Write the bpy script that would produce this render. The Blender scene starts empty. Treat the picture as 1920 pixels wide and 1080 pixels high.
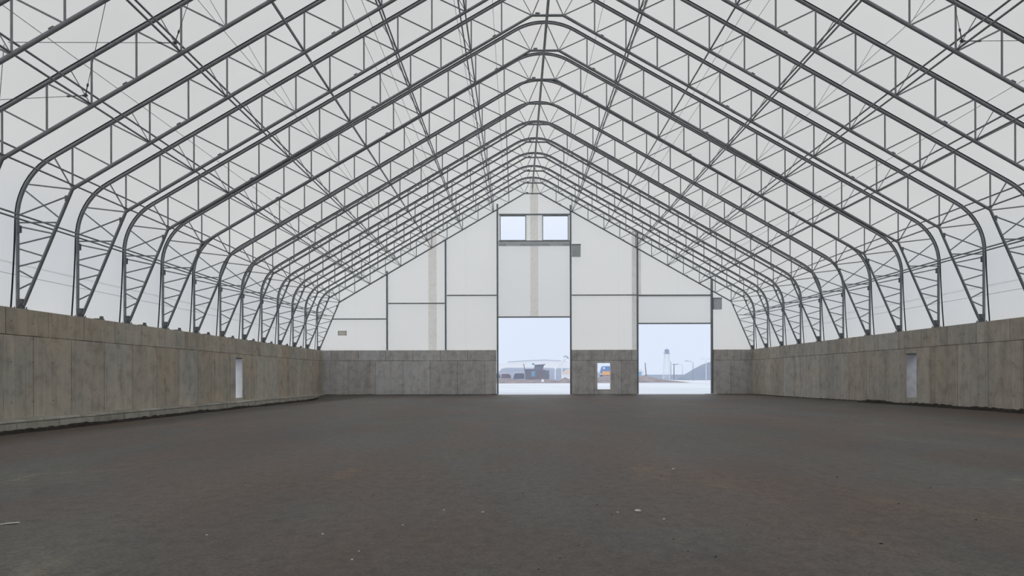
import bpy, math, random
from mathutils import Vector, Matrix, noise
random.seed(7)
S = bpy.context.scene
COL = S.collection
PI = math.pi

# ------------------------------------------------------------------ frame of reference
F = 1480.0                    # focal length in pixels of the 1920 px frame
VPX, VPY = 968.0, 708.0       # where the hall's long axis vanishes
CAMZ = 1.52
ROLL = 0.0022
SP = 3.851                    # truss spacing
D = 18.3 * SP                 # distance to the far gable

def P(px, py, Y):
    """world point seen at pixel (px,py) at distance Y"""
    dx, dy = px - VPX, VPY - py
    c, s = math.cos(ROLL), math.sin(ROLL)
    x = dx * c + dy * s
    z = -dx * s + dy * c
    return Vector((x * Y / F, Y, CAMZ + z * Y / F))

# ------------------------------------------------------------------ mesh helper
class MB:
    def __init__(self):
        self.v, self.f, self.sm = [], [], []
    def add(self, verts, faces, smooth=False):
        b = len(self.v)
        self.v += [tuple(p) for p in verts]
        self.f += [tuple(i + b for i in q) for q in faces]
        self.sm += [smooth] * len(faces)
        return self
    def box(self, lo, hi, M=None):
        x0, y0, z0 = lo; x1, y1, z1 = hi
        vs = [Vector(p) for p in ((x0,y0,z0),(x1,y0,z0),(x1,y1,z0),(x0,y1,z0),(x0,y0,z1),(x1,y0,z1),(x1,y1,z1),(x0,y1,z1))]
        if M is not None: vs = [M @ p for p in vs]
        return self.add(vs, [(0,3,2,1),(4,5,6,7),(0,1,5,4),(1,2,6,5),(2,3,7,6),(3,0,4,7)])
    def prism(self, poly, y0, y1):
        """polygon of (x,z), counter-clockwise seen from -y, extruded y0..y1"""
        n = len(poly)
        vs = [(x, y0, z) for x, z in poly] + [(x, y1, z) for x, z in poly]
        fs = [tuple(range(n)), tuple(range(2*n-1, n-1, -1))]
        for i in range(n):
            j = (i + 1) % n
            fs.append((i, i + n, j + n, j))
        return self.add(vs, fs)
    def tube(self, pts, r, n=8, r2=None):
        pts = [Vector(p) for p in pts]
        m = len(pts)
        tang = []
        for i in range(m):
            a = pts[max(i-1, 0)]; b = pts[min(i+1, m-1)]
            tang.append((b - a).normalized())
        t = tang[0]
        up = Vector((0, 0, 1)) if abs(t.z) < .9 else Vector((0, 1, 0))
        u = t.cross(up).normalized()
        vs = []
        for i in range(m):
            t = tang[i]
            u = (u - t * u.dot(t)).normalized()
            w = t.cross(u)
            k = 1.0
            if 0 < i < m - 1:   # keep the thickness through a bend
                ca = (pts[i] - pts[i-1]).normalized().dot(t)
                k = 1.0 / max(ca, .5)
            rr = r if r2 is None else r + (r2 - r) * i / (m - 1)
            bend = None
            if 0 < i < m - 1:
                d1 = (pts[i] - pts[i-1]).normalized(); d2 = (pts[i+1] - pts[i]).normalized()
                bn = d2 - d1
                if bn.length > 1e-5: bend = bn.normalized()
            for j in range(n):
                a = 2 * PI * j / n
                o = (u * math.cos(a) + w * math.sin(a)) * rr
                if bend is not None: o = o + bend * (o.dot(bend)) * (k - 1)
                vs.append(pts[i] + o)
        fs = []
        for i in range(m - 1):
            for j in range(n):
                fs.append((i*n + j, i*n + (j+1) % n, (i+1)*n + (j+1) % n, (i+1)*n + j))
        self.add(vs, fs, True)
        self.add(vs[:n], [tuple(range(n-1, -1, -1))])
        self.add(vs[-n:], [tuple(range(n))])
        return self
    def lathe(self, prof, c=(0,0,0), n=16):
        vs = []
        for r, z in prof:
            for j in range(n):
                a = 2*PI*j/n
                vs.append((c[0] + r*math.cos(a), c[1] + r*math.sin(a), c[2] + z))
        fs = []
        for i in range(len(prof)-1):
            for j in range(n):
                fs.append((i*n+j, i*n+(j+1)%n, (i+1)*n+(j+1)%n, (i+1)*n+j))
        fs.append(tuple(range(n-1,-1,-1))); fs.append(tuple(range((len(prof)-1)*n, len(prof)*n)))
        return self.add(vs, fs, True)
    def build(self, name, m, parent=None, mesh_only=False):
        me = bpy.data.meshes.new(name)
        me.from_pydata(self.v, [], self.f)
        me.polygons.foreach_set('use_smooth', self.sm)
        me.materials.append(m)
        me.update()
        if mesh_only: return me
        o = bpy.data.objects.new(name, me)
        COL.objects.link(o)
        if parent is not None: o.parent = parent
        return o

def empty(name, loc=(0, 0, 0)):
    o = bpy.data.objects.new(name, None)
    o.empty_display_size = .3
    o.location = loc
    COL.objects.link(o)
    return o

def tag(o, label=None, cat=None, group=None, kind=None):
    if label: o['label'] = label
    if cat: o['category'] = cat
    if group: o['group'] = group
    if kind: o['kind'] = kind
    return o

def struct(o):
    o['kind'] = 'structure'
    return o

def place(parent):
    """child meshes were written in world coordinates; make them local to the thing's base"""
    for c in [c for c in bpy.data.objects if c.parent == parent]:
        if c.type == 'MESH': c.location = -parent.location

# ------------------------------------------------------------------ materials
class NT:
    def __init__(self, name):
        self.m = bpy.data.materials.new(name); self.m.use_nodes = True
        self.t = self.m.node_tree; self.t.nodes.clear()
        self.out = self.t.nodes.new('ShaderNodeOutputMaterial')
    def n(self, kind, **kw):
        x = self.t.nodes.new(kind)
        for k, v in kw.items():
            if k.startswith('_'): setattr(x, k[1:], v)
            else: self.set(x, k.replace('__', ' '), v)
        return x
    def set(self, node, key, v):
        s = node.inputs[int(key[1:])] if key[0] == 'i' and key[1:].isdigit() else node.inputs[key]
        if isinstance(v, bpy.types.NodeSocket): self.t.links.new(v, s)
        else: s.default_value = v
    def coords(self): return self.n('ShaderNodeTexCoord').outputs['Object']
    def scale(self, vec, sc): return self.n('ShaderNodeMapping', Vector=vec, Scale=sc).outputs[0]
    def noise(self, vec, scale, detail=4, rough=.55, dist=0):
        x = self.n('ShaderNodeTexNoise', Vector=vec, Scale=scale, Detail=detail, Roughness=rough, Distortion=dist)
        return x.outputs['Fac']
    def ramp(self, fac, stops, interp='LINEAR'):
        x = self.n('ShaderNodeValToRGB', Fac=fac)
        cr = x.color_ramp; cr.interpolation = interp
        while len(cr.elements) < len(stops): cr.elements.new(.5)
        for e, (p, c) in zip(cr.elements, stops):
            e.position = p; e.color = (*c, 1) if len(c) == 3 else c
        return x.outputs['Color']
    def mix(self, fac, a, b, mode='MIX'):
        x = self.n('ShaderNodeMix', _data_type='RGBA', _blend_type=mode)
        for i, v in ((0, fac), (6, a), (7, b)):
            if isinstance(v, bpy.types.NodeSocket): self.t.links.new(v, x.inputs[i])
            else: x.inputs[i].default_value = v if i == 0 else ((*v, 1) if len(v) == 3 else v)
        return x.outputs[2]
    def math(self, op, a, b=0.0, c=None):
        x = self.n('ShaderNodeMath', _operation=op)
        for i, v in enumerate((a, b, c)):
            if v is None: continue
            if isinstance(v, bpy.types.NodeSocket): self.t.links.new(v, x.inputs[i])
            else: x.inputs[i].default_value = v
        return x.outputs[0]
    def bump(self, h, strength=.2, dist=.02):
        return self.n('ShaderNodeBump', Height=h, Strength=strength, Distance=dist).outputs[0]
    def principled(self, color, rough=.7, metal=0.0, normal=None, spec=.5):
        x = self.n('ShaderNodeBsdfPrincipled', Roughness=rough, Metallic=metal)
        x.inputs['Specular IOR Level'].default_value = spec
        if isinstance(color, bpy.types.NodeSocket): self.t.links.new(color, x.inputs['Base Color'])
        else: x.inputs['Base Color'].default_value = (*color, 1)
        if normal is not None: self.t.links.new(normal, x.inputs['Normal'])
        self.t.links.new(x.outputs[0], self.out.inputs[0])
        return self.m

def mottled(name, c1, c2, scale=3.0, rough=.75, metal=0.0, spec=.4, bump=0.0):
    k = NT(name)
    n = k.noise(k.coords(), scale, 4)
    col = k.ramp(n, [(.3, c1), (.7, c2)])
    return k.principled(col, rough, metal, k.bump(n, bump) if bump else None, spec)

def membrane(name, trans, refl, scale=.25, var=.04, blotch=None):
    k = NT(name)
    co = k.coords()
    n = k.noise(co, scale, 3)
    lo = tuple(c * (1 - var) for c in trans); hi = tuple(min(1, c * (1 + var)) for c in trans)
    tcol = k.ramp(n, [(.3, lo), (.7, hi)])
    if blotch:
        nb = k.noise(co, blotch, 5, .65)
        tcol = k.mix(1.0, tcol, k.ramp(nb, [(.35, (.86, .85, .83)), (.6, (1, 1, 1))]), 'MULTIPLY')
    d = k.n('ShaderNodeBsdfDiffuse', Color=(*refl, 1))
    t = k.n('ShaderNodeBsdfTranslucent', Color=tcol)
    a = k.n('ShaderNodeAddShader')
    k.t.links.new(d.outputs[0], a.inputs[0]); k.t.links.new(t.outputs[0], a.inputs[1])
    k.t.links.new(a.outputs[0], k.out.inputs[0])
    return k.m

def concrete(name, axis, base=(.53, .45, .35), cool=(.39, .385, .35), seed=0.0):
    k = NT(name)
    co = k.coords()
    sx = k.n('ShaderNodeSeparateXYZ', Vector=co)
    u = sx.outputs['Y'] if axis == 'Y' else sx.outputs['X']
    z = sx.outputs['Z']
    uv = k.n('ShaderNodeCombineXYZ', X=k.math('ADD', u, 100.0 + seed), Y=k.math('ADD', z, -.02), Z=0.0).outputs[0]
    # formwork lifts: one joint about a metre under the top, board joints every few metres
    br = k.n('ShaderNodeTexBrick', Vector=uv, Color1=(0, 0, 0, 1), Color2=(1, 1, 1, 1), Mortar=(.5, .5, .5, 1), Scale=1.0)
    br.offset = .37; br.offset_frequency = 2
    br.inputs['Mortar Size'].default_value = .016; br.inputs['Mortar Smooth'].default_value = .1
    br.inputs['Brick Width'].default_value = 2.44; br.inputs['Row Height'].default_value = 3.02
    br2 = k.n('ShaderNodeTexBrick', Vector=uv, Color1=(0, 0, 0, 1), Color2=(1, 1, 1, 1), Mortar=(.5, .5, .5, 1), Scale=1.0)
    br2.offset = .21; br2.inputs['Mortar Size'].default_value = .009
    br2.inputs['Brick Width'].default_value = .61; br2.inputs['Row Height'].default_value = 3.02
    big = k.noise(k.scale(uv, (.25, .35, 1)), 1.0, 3)
    streak = k.noise(k.scale(uv, (1.5, .22, 1)), 1.0, 5, .6)
    blot = k.noise(uv, 1.6, 5, .62, .3)
    fine = k.noise(uv, 22, 3)
    panel = k.mix(.5, k.mix(br.outputs['Color'], base, cool), k.mix(k.ramp(big, [(.38, (0, 0, 0)), (.62, (1, 1, 1))]), base, cool))
    c = k.mix(1.0, panel, k.ramp(streak, [(.25, (.80, .79, .78)), (.5, (1, 1, 1)), (.72, (1.0, 1.0, 1.0)), (.88, (1.2, 1.19, 1.16))]), 'MULTIPLY')
    c = k.mix(.8, c, k.ramp(blot, [(.3, (.70, .68, .66)), (.5, (1, 1, 1)), (.75, (1.2, 1.18, 1.14))]), 'MULTIPLY')
    c = k.mix(.5, c, k.ramp(fine, [(.3, (.8, .8, .8)), (.7, (1.12, 1.12, 1.12))]), 'MULTIPLY')
    c = k.mix(.07, c, br2.outputs['Color'], 'OVERLAY')
    c = k.mix(.13, c, br.outputs['Color'], 'OVERLAY')
    jn = k.noise(uv, .9, 2)
    j1 = k.math('MULTIPLY', br.outputs['Fac'], k.math('MULTIPLY_ADD', jn, 1.3, .1))
    c = k.mix(j1, c, (.045, .038, .03))
    j2 = k.math('MULTIPLY', br2.outputs['Fac'], k.math('MULTIPLY_ADD', jn, 2.6, -1.0))
    c = k.mix(j2, c, (.06, .05, .04))
    # tie holes
    hv = k.n('ShaderNodeCombineXYZ', X=k.math('SUBTRACT', k.math('FRACT', k.math('MULTIPLY', k.math('ADD', u, 100.31), 1/1.22)), .5), Y=k.math('MULTIPLY', k.math('SUBTRACT', k.math('FRACT', k.math('MULTIPLY', z, 1/1.4)), .5), 1.15)).outputs[0]
    dist = k.n('ShaderNodeVectorMath', _operation='LENGTH'); k.t.links.new(hv, dist.inputs[0])
    hole = k.math('LESS_THAN', dist.outputs['Value'], .026)
    c = k.mix(k.math('MULTIPLY', hole, .6), c, (.03, .027, .022))
    h = k.math('ADD', k.math('MULTIPLY', blot, .5), k.math('MULTIPLY', br.outputs['Fac'], -.8))
    return k.principled(c, .85, 0, k.bump(h, .25, .02), .3)

def floor_mat():
    k = NT('packed_dirt_floor')
    co = k.coords()
    big = k.noise(k.scale(co, (.17, .07, 1)), 1.0, 4, .6)
    hue = k.noise(k.scale(co, (.23, .10, 1)), 1.3, 3, .55, .4)
    mid = k.noise(k.scale(co, (.62, .26, 1)), 1.0, 7, .7, .6)
    track = k.noise(k.scale(co, (.55, .02, 1)), 1.0, 3, .5)
    fine = k.noise(k.scale(co, (1.3, .8, 1)), 5.0, 6, .72)
    grit = k.noise(co, 26.0, 5, .8)
    specks = k.noise(co, 17.0, 2, .5)
    c = k.ramp(hue, [(.36, (.098, .069, .053)), (.5, (.088, .073, .063)), (.64, (.084, .086, .077))])
    c = k.mix(1.0, c, k.ramp(big, [(.3, (.80, .78, .76)), (.5, (1, 1, 1)), (.7, (1.16, 1.15, 1.13))]), 'MULTIPLY')
    c = k.mix(1.0, c, k.ramp(mid, [(.27, (.45, .42, .40)), (.44, (.94, .94, .94)), (.58, (1.08, 1.06, 1.03)), (.74, (2.0, 1.82, 1.55))]), 'MULTIPLY')
    c = k.mix(.7, c, k.ramp(track, [(.3, (.80, .78, .77)), (.55, (1, 1, 1)), (.8, (1.2, 1.2, 1.2))]), 'MULTIPLY')
    c = k.mix(1.0, c, k.ramp(fine, [(.3, (.62, .6, .58)), (.5, (1, 1, 1)), (.7, (1.3, 1.27, 1.22))]), 'MULTIPLY')
    c = k.mix(1.0, c, k.ramp(grit, [(.34, (.50, .48, .46)), (.5, (1, 1, 1)), (.66, (1.45, 1.42, 1.36))]), 'MULTIPLY')
    c = k.mix(1.0, c, k.ramp(specks, [(.24, (.35, .33, .31)), (.31, (1, 1, 1)), (.74, (1, 1, 1)), (.80, (2.0, 1.95, 1.85))]), 'MULTIPLY')
    h = k.math('ADD', k.math('MULTIPLY', fine, 1.0), k.math('MULTIPLY', grit, .4))
    return k.principled(c, k.math('MULTIPLY_ADD', mid, .3, .44), 0, k.bump(h, .5, .03), .36)

def volume_mat(density, color):
    k = NT('outdoor_haze')
    v = k.n('ShaderNodeVolumeScatter', Color=(*color, 1), Density=density, Anisotropy=0.0)
    k.t.links.new(v.outputs[0], k.out.inputs['Volume'])
    return k.m

def glass_mat():
    k = NT('clear_pane')
    t = k.n('ShaderNodeBsdfTransparent', Color=(1, 1, 1, 1)); g = k.n('ShaderNodeBsdfGlossy', Roughness=.05)
    x = k.n('ShaderNodeMixShader', Fac=.015)
    k.t.links.new(t.outputs[0], x.inputs[1]); k.t.links.new(g.outputs[0], x.inputs[2]); k.t.links.new(x.outputs[0], k.out.inputs[0])
    return k.m

M = {}
M['steel'] = mottled('galvanised_steel', (.20, .215, .23), (.27, .29, .305), 2.5, .45, .2, .5)
M['steel_thin'] = mottled('steel_strut', (.215, .23, .235), (.28, .295, .305), 2.5, .5, .2, .5)
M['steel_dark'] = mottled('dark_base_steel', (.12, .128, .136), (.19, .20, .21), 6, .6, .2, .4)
M['rail'] = mottled('black_keder_rail', (.022, .024, .027), (.035, .037, .04), 3, .55, .1, .4)
M['cable'] = mottled('steel_cable', (.12, .12, .125), (.2, .2, .2), 20, .45, .5)
M['fabric'] = membrane('roof_membrane', (.54, .533, .51), (.41, .405, .395), .12, .03)
M['gable'] = membrane('gable_membrane', (.575, .56, .525), (.41, .405, .39), .15, .015)
M['curtain'] = membrane('door_curtain', (.55, .54, .515), (.41, .405, .39), .2, .02)
M['band'] = membrane('column_shade_membrane', (.47, .45, .41), (.40, .385, .355), .4, .03, 4.0)  # shade of columns outside, put into a less translucent membrane
M['band_dark'] = membrane('dim_membrane', (.42, .41, .385), (.38, .37, .35), .4, .03, 3.0)  # darker column shade put into the translucency; also near gable and vent
M['seam'] = membrane('welded_seam', (.36, .36, .355), (.33, .33, .33), .2, .02)
M['conc_l'] = concrete('board_marked_concrete_left', 'Y', seed=0.0)
M['conc_r'] = concrete('board_marked_concrete_right', 'Y', (.49, .43, .35), (.43, .42, .395), 37.3)
M['conc_b'] = concrete('board_marked_concrete_back', 'X', (.60, .575, .55), (.57, .57, .58), 11.7)
M['curb'] = concrete('footing_concrete', 'Y', (.42, .39, .33), (.33, .33, .29), 5.1)
M['floor'] = floor_mat()
M['dirt'] = mottled('dark_loose_dirt', (.016, .013, .011), (.045, .037, .031), 6, .95, 0, .2, .4)
M['white_metal'] = mottled('white_metal', (.6, .62, .64), (.72, .73, .75), 4, .5)
M['box_grey'] = mottled('grey_painted_box', (.48, .52, .55), (.56, .60, .63), 4, .6)
M['beam_light'] = mottled('pale_grey_sheet', (.62, .64, .66), (.7, .72, .74), 2, .6)
M['stone'] = mottled('pale_stone', (.62, .6, .57), (.8, .79, .76), 8, .85)
M['stone_dark'] = mottled('dark_clod', (.03, .026, .022), (.07, .06, .05), 8, .9)
M['glass'] = glass_mat()
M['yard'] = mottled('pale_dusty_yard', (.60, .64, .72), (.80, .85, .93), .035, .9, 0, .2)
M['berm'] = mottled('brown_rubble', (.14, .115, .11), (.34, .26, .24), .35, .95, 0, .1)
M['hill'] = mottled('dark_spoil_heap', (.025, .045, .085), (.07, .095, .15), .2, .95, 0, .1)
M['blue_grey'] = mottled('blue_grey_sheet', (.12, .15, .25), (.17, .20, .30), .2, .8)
M['rust'] = mottled('rusty_sheet', (.10, .085, .10), (.20, .12, .12), .7, .85)
M['slate'] = mottled('slate_sheet', (.09, .11, .14), (.14, .16, .20), .6, .8)
M['maroon'] = mottled('maroon_paint', (.09, .025, .035), (.13, .04, .05), 1, .7)
M['navy'] = mottled('navy_paint', (.02, .025, .06), (.04, .05, .10), 1, .7)
M['blue'] = mottled('blue_paint', (.04, .16, .50), (.06, .22, .58), 1, .6)
M['sky_blue'] = mottled('pale_blue_paint', (.08, .32, .6), (.12, .4, .65), 1, .6)
M['orange'] = mottled('orange_paint', (.85, .36, .02), (.95, .46, .04), 1, .6)
M['tyre'] = mottled('black_rubber', (.02, .02, .02), (.04, .04, .04), 4, .9)
M['cloth_white'] = mottled('white_tent_cloth', (.74, .76, .8), (.85, .86, .9), .05, .8)
M['peach'] = mottled('peach_tent_cloth', (.75, .55, .45), (.82, .66, .56), .3, .8)
M['wood'] = mottled('weathered_pole_wood', (.06, .055, .05), (.1, .09, .08), 2, .9)
M['tower_blue'] = mottled('blue_tower_cabin', (.03, .06, .16), (.05, .09, .22), 1, .7)

# ------------------------------------------------------------------ roof profile (o = run from the ridge, z)
RX, SR = 1.45, 1.030          # ridge position, the right half is a little wider
MS, ZA, W0 = .58, 19.8, 19.2
TH = math.atan(MS)
WALLTOP = 3.98
def profile(off=0.0, foot=None, foot_z=WALLTOP, n1=6, n2=10):
    """half profile of the outer chord, pushed out by off along its normal"""
    R1, R2 = 2.9 + off, 2.5 + off
    cz1 = ZA - 2.9 / math.cos(TH)
    pts = [(R1 * math.sin(TH * i / n1), cz1 + R1 * math.cos(TH * i / n1)) for i in range(n1 + 1)]
    zi = ZA - MS * W0
    t = 2.5 * math.tan((PI / 2 - TH) / 2)
    cx, cz = W0 - 2.5, zi - t
    for i in range(n2 + 1):
        a = TH + (PI / 2 - TH) * i / n2
        pts.append((cx + R2 * math.sin(a), cz + R2 * math.cos(a)))
    fo = W0 + off if foot is None else foot
    for i in range(1, 5):
        k = i / 4
        pts.append((W0 + off + (fo - W0 - off) * k ** 1.4, cz + (foot_z - cz) * k))
    return pts
_zi = ZA - MS * W0
ECZ = _zi - 2.5 * math.tan((PI / 2 - TH) / 2)
ECX = W0 - 2.5
def outer_at(z):
    if z <= ECZ: return W0
    return ECX + math.sqrt(max(0, 2.5 ** 2 - (z - ECZ) ** 2))
def top_at(o):
    if o > ECX + 2.5 * math.sin(TH):
        return ECZ + math.sqrt(max(0, 2.5 ** 2 - (o - ECX) ** 2))
    if o < 2.9 * math.sin(TH):
        return ZA - 2.9 / math.cos(TH) + math.sqrt(2.9 ** 2 - o * o)
    return ZA - MS * o
KN = (17.24, 8.28); BF = (.70, 17.95); BASE_I = (18.99, 4.12)
def inner_at(z):
    k = (z - BASE_I[1]) / (KN[1] - BASE_I[1])
    return BASE_I[0] + (KN[0] - BASE_I[0]) * k
NP = 12
def B(i):
    k = i / NP
    return (KN[0] + (BF[0] - KN[0]) * k, KN[1] + (BF[1] - KN[1]) * k)
NRM = (math.sin(TH), math.cos(TH))        # outward normal of the slope in (o,z)
def sx(side, o): return RX - o if side < 0 else RX + o * SR
def up(p, d): return (p[0] + NRM[0] * d, p[1] + NRM[1] * d)

# ------------------------------------------------------------------ the setting
def floor_z(x, y):
    k = min(1, max(0, (-11.0 - x) / 4.5)); k = k * k * (3 - 2 * k)
    e = min(1, max(0, (D - 1.5 - y) / 6.0)); e = e * e * (3 - 2 * e)
    z = -.30 * k * e
    k = min(1, max(0, (x - 17.0) / 3.5)); e = min(1, max(0, (60 - y) / 25.0))
    z += .09 * k * e
    z += .018 * noise.noise((x * .35, y * .35, 3.1)) + .006 * noise.noise((x * 1.6, y * 1.6, 9.1))
    if y > D - 1: z *= max(0, (D + .3 - y))
    return z
YB = -14.0                    # the end of the hall behind the camera
mb = MB()
nx, ny = 110, 170
xs = [-18.2 + 40.0 * i / nx for i in range(nx + 1)]
ys = [YB + (D + .35 - YB) * (j / ny) for j in range(ny + 1)]
mb.add([(x, y, floor_z(x, y)) for y in ys for x in xs],
       [(j*(nx+1)+i, j*(nx+1)+i+1, (j+1)*(nx+1)+i+1, (j+1)*(nx+1)+i) for j in range(ny) for i in range(nx)], True)
struct(mb.build('floor', M['floor']))

XL, XR = -17.38, 20.95        # inner faces of the long walls
def wall_openings(name, mat, face, out, doors, y0, y1, z0=-.7):
    """long wall along Y with door holes, built from blocks round the holes"""
    m = MB(); a, b = min(face, out), max(face, out)
    y = y0
    for d0, d1, s, h in doors:
        m.box((a, y, z0), (b, d0, WALLTOP))
        m.box((a, d0, z0), (b, d1, s)); m.box((a, d0, h), (b, d1, WALLTOP))
        y = d1
    m.box((a, y, z0), (b, y1, WALLTOP))
    return struct(m.build(name, mat))
yl0 = abs(XL) * F / (VPX - 442.0); yl1 = abs(XL) * F / (VPX - 453.5)
yr0 = XR * F / (1718.5 - VPX); yr1 = XR * F / (1698.5 - VPX)
wall_openings('wall_left', M['conc_l'], XL, XL - .85, [(yl0, yl1 + .15, .28, 2.80)], YB, D + .6)
wall_openings('wall_right', M['conc_r'], XR, XR + .85, [(yr0, yr1, .42, 2.76)], YB, D + .6)
M['reveal'] = mottled('skylit_reveal', (.70, .70, .71), (.86, .86, .87), 1.4, .8)  # concrete jamb, daylight from outside put into the pale colour
M['reveal_grey'] = mottled('less_lit_reveal', (.40, .39, .40), (.62, .62, .63), 1.8, .8)  # same jamb concrete, weaker daylight put into a greyer colour
for nm, (f0, f1), (d0, d1, zs, zh) in (('skylit_jamb_lining', (XL - .86, XL - .02), (yl0, yl1 + .15, .28, 2.80)), ('less_lit_jamb_lining', (XR + .02, XR + .86), (yr0, yr1, .42, 2.76))):
    m = MB(); m.box((f0, d1 - .03, zs), (f1, d1, zh)); m.box((f0, d0, zs), (f1, d1 - .03, zs + .03)); m.box((f0, d0, zs + .03), (f1, d0 + .03, zh))
    o = struct(m.build(nm, M['reveal' if nm == 'skylit_jamb_lining' else 'reveal_grey']))
    m = MB(); m.box((f0 + .03, d0 + .03, zh - .07), (f1 - .01, d1 - .03, zh - .001)); m.build('lintel_shade', M['steel_dark'], o)  # dark strip added under each lintel for its shaded underside
# far wall: three concrete lengths between the doors
def E(px, py): 
    p = P(px, py, D); return p.x, p.z
YW0, YW1 = D - .05, D + .55
x933, x1070, x1196, x1336 = (E(q, 660)[0] for q in (932.5, 1070.5, 1196.5, 1336.0))
m = MB()
m.box((XL - .1, YW0, -.4), (x933 - .09, YW1, WALLTOP))
sd0, sd1 = E(1120, 700)[0], E(1145, 700)[0]
s0, s1 = E(1132, 730)[1], E(1132, 680.5)[1]
m.box((x1070 + .09, YW0, -.4), (sd0, YW1, WALLTOP)); m.box((sd1, YW0, -.4), (x1196 - .09, YW1, WALLTOP))
m.box((sd0, YW0, -.4), (sd1, YW1, s0)); m.box((sd0, YW0, s1), (sd1, YW1, WALLTOP))
m.box((x1336 + .1, YW0, -.4), (XR + .1, YW1, WALLTOP))
struct(m.build('wall_back', M['conc_b']))
m = MB(); m.box((XL - .9, YB - .4, -.4), (XR + .9, YB, WALLTOP))
struct(m.build('wall_front', M['conc_b']))

# roof and side membrane: one sheet over the hall
prof = profile(.19, W0 + .42, WALLTOP - .05, 8, 14)
line = [(sx(-1, o), z) for o, z in reversed(prof)] + [(sx(1, o), z) for o, z in prof[1:]]
def sheet(y0, y1, n):
    mm = MB()
    Y = [y0 + (y1 - y0) * j / n for j in range(n + 1)]
    k = len(line)
    mm.add([(x, y, z) for y in Y for x, z in line],
           [(j*k+i, (j+1)*k+i, (j+1)*k+i+1, j*k+i+1) for j in range(n) for i in range(k - 1)], True)
    return mm
roof = struct(sheet(YB, D + .25, 20).build('ceiling', M['fabric']))
# welded seams running the length of the membrane
def seam(side, o, z, r=.011):
    t = MB(); t.tube([(sx(side, o), 4.0, z), (sx(side, o), D + .2, z)], r, 5)
    t.build('seam', M['seam'], roof)
for side in (-1, 1):
    for i in (1.75, 4.3, 6.95, 7.3, 9.6, 10.75):
        p = up((B(i)[0], ZA - MS * B(i)[0]), .13)
        seam(side, p[0], p[1], .012)
    for z in (5.67, 5.27): seam(side, W0 + .24 + (7.2 - z) * .03, z, .009)

# gable sheet with its openings
def gable_z(x):
    o = (RX - x) if x < RX else (x - RX) / SR
    for (a, za), (b, zb) in zip(prof, prof[1:]):
        if a <= o <= b: return za + (zb - za) * (o - a) / max(b - a, 1e-6)
    return WALLTOP
def gable(y, holes, name, mat, zmin=WALLTOP - .01):
    """holes: (x0,x1,z0,z1)"""
    mm = MB()
    cuts = sorted({round(v, 4) for h in holes for v in h[:2]} | {round(-18.15 + .25 * i, 4) for i in range(160) if -18.15 + .25 * i < XR + .68})
    for a, b in zip(cuts, cuts[1:]):
        c = (a + b) / 2
        spans = [(zmin, None)]
        for h in sorted([h for h in holes if h[0] <= c <= h[1]], key=lambda h: h[2]):
            lo, hi = spans.pop()
            if h[2] > lo: spans.append((lo, h[2]))
            spans.append((max(lo, h[3]), hi))
        for lo, hi in spans:
            za, zb = (gable_z(a), gable_z(b)) if hi is None else (hi, hi)
            if min(za, zb) <= lo: 
                if max(za, zb) <= lo: continue
            mm.add([(a, y, lo), (b, y, lo), (b, y, max(zb, lo)), (a, y, max(za, lo))], [(0, 1, 2, 3)])
    return mm.build(name, mat)
z460 = E(1000, 457)[1]; z594 = E(1000, 594)[1]; z554 = E(1265, 554)[1]; z606 = E(1265, 606)[1]
wx = [E(q, 426)[0] for q in (938.5, 985.0, 1018.5, 1065.0)]
wz0, wz1 = E(1000, 449)[1], E(1000, 404)[1]
holes = [(x933, x1070, -1, z460), (wx[0], wx[1], wz0, wz1), (wx[2], wx[3], wz0, wz1), (x1196, x1336, -1, z554)]
BANDS = []
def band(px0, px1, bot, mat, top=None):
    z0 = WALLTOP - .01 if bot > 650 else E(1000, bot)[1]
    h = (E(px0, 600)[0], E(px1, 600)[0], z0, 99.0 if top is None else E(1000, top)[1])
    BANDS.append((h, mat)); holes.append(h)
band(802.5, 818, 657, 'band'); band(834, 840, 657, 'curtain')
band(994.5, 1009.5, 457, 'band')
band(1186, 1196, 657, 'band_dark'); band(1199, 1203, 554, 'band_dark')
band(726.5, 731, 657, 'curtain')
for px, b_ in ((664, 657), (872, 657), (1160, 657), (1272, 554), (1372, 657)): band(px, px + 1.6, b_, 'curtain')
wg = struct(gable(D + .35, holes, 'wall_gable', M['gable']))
struct(gable(YB - .1, [], 'wall_entrance', M['band_dark']))
def sheet_xz(x0, x1, z0, z1, y, mat, name, parent):
    mm = MB()
    t0, t1 = (z1, z1) if z1 is not None else (gable_z(x0), gable_z(x1))
    mm.add([(x0, y, z0), (x1, y, z0), (x1, y, t1), (x0, y, t0)], [(0, 1, 2, 3)])
    return mm.build(name, mat, parent)
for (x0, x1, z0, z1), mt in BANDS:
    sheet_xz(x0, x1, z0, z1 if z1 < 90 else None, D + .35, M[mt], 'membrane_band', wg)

# lift doors: fabric curtain drawn up under the header, bottom bar and side guides
def lift_door(name, x0, x1, zc0, zc1, hdr, cols):
    c = MB()
    for a_, b_ in cols: c.add([(a_, D + .29, zc0), (b_, D + .29, zc0), (b_, D + .29, zc1), (a_, D + .29, zc1)], [(0, 1, 2, 3)])
    o = struct(c.build(name, M['curtain']))
    b = MB(); b.box((x0, D + .2, zc0 - .06), (x1, D + .34, zc0 + .05)); b.build('bottom_bar', M['steel'], o)
    if hdr:
        h = MB(); h.box((x0, D + .16, zc1 - .02), (x1, D + .36, zc1 + .10)); h.build('header_rail', M['steel'], o)
    return o
a, b = E(994.5, 560)[0], E(1009.5, 560)[0]
d1 = lift_door('door_1', x933, x1070, z594, z460, False, [(x933, a), (b, x1070)])
sheet_xz(a, b, z594, z460, D + .29, M['band'], 'curtain_shade_band', d1)  # column shade carried down the curtain as a dimmer strip
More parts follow.
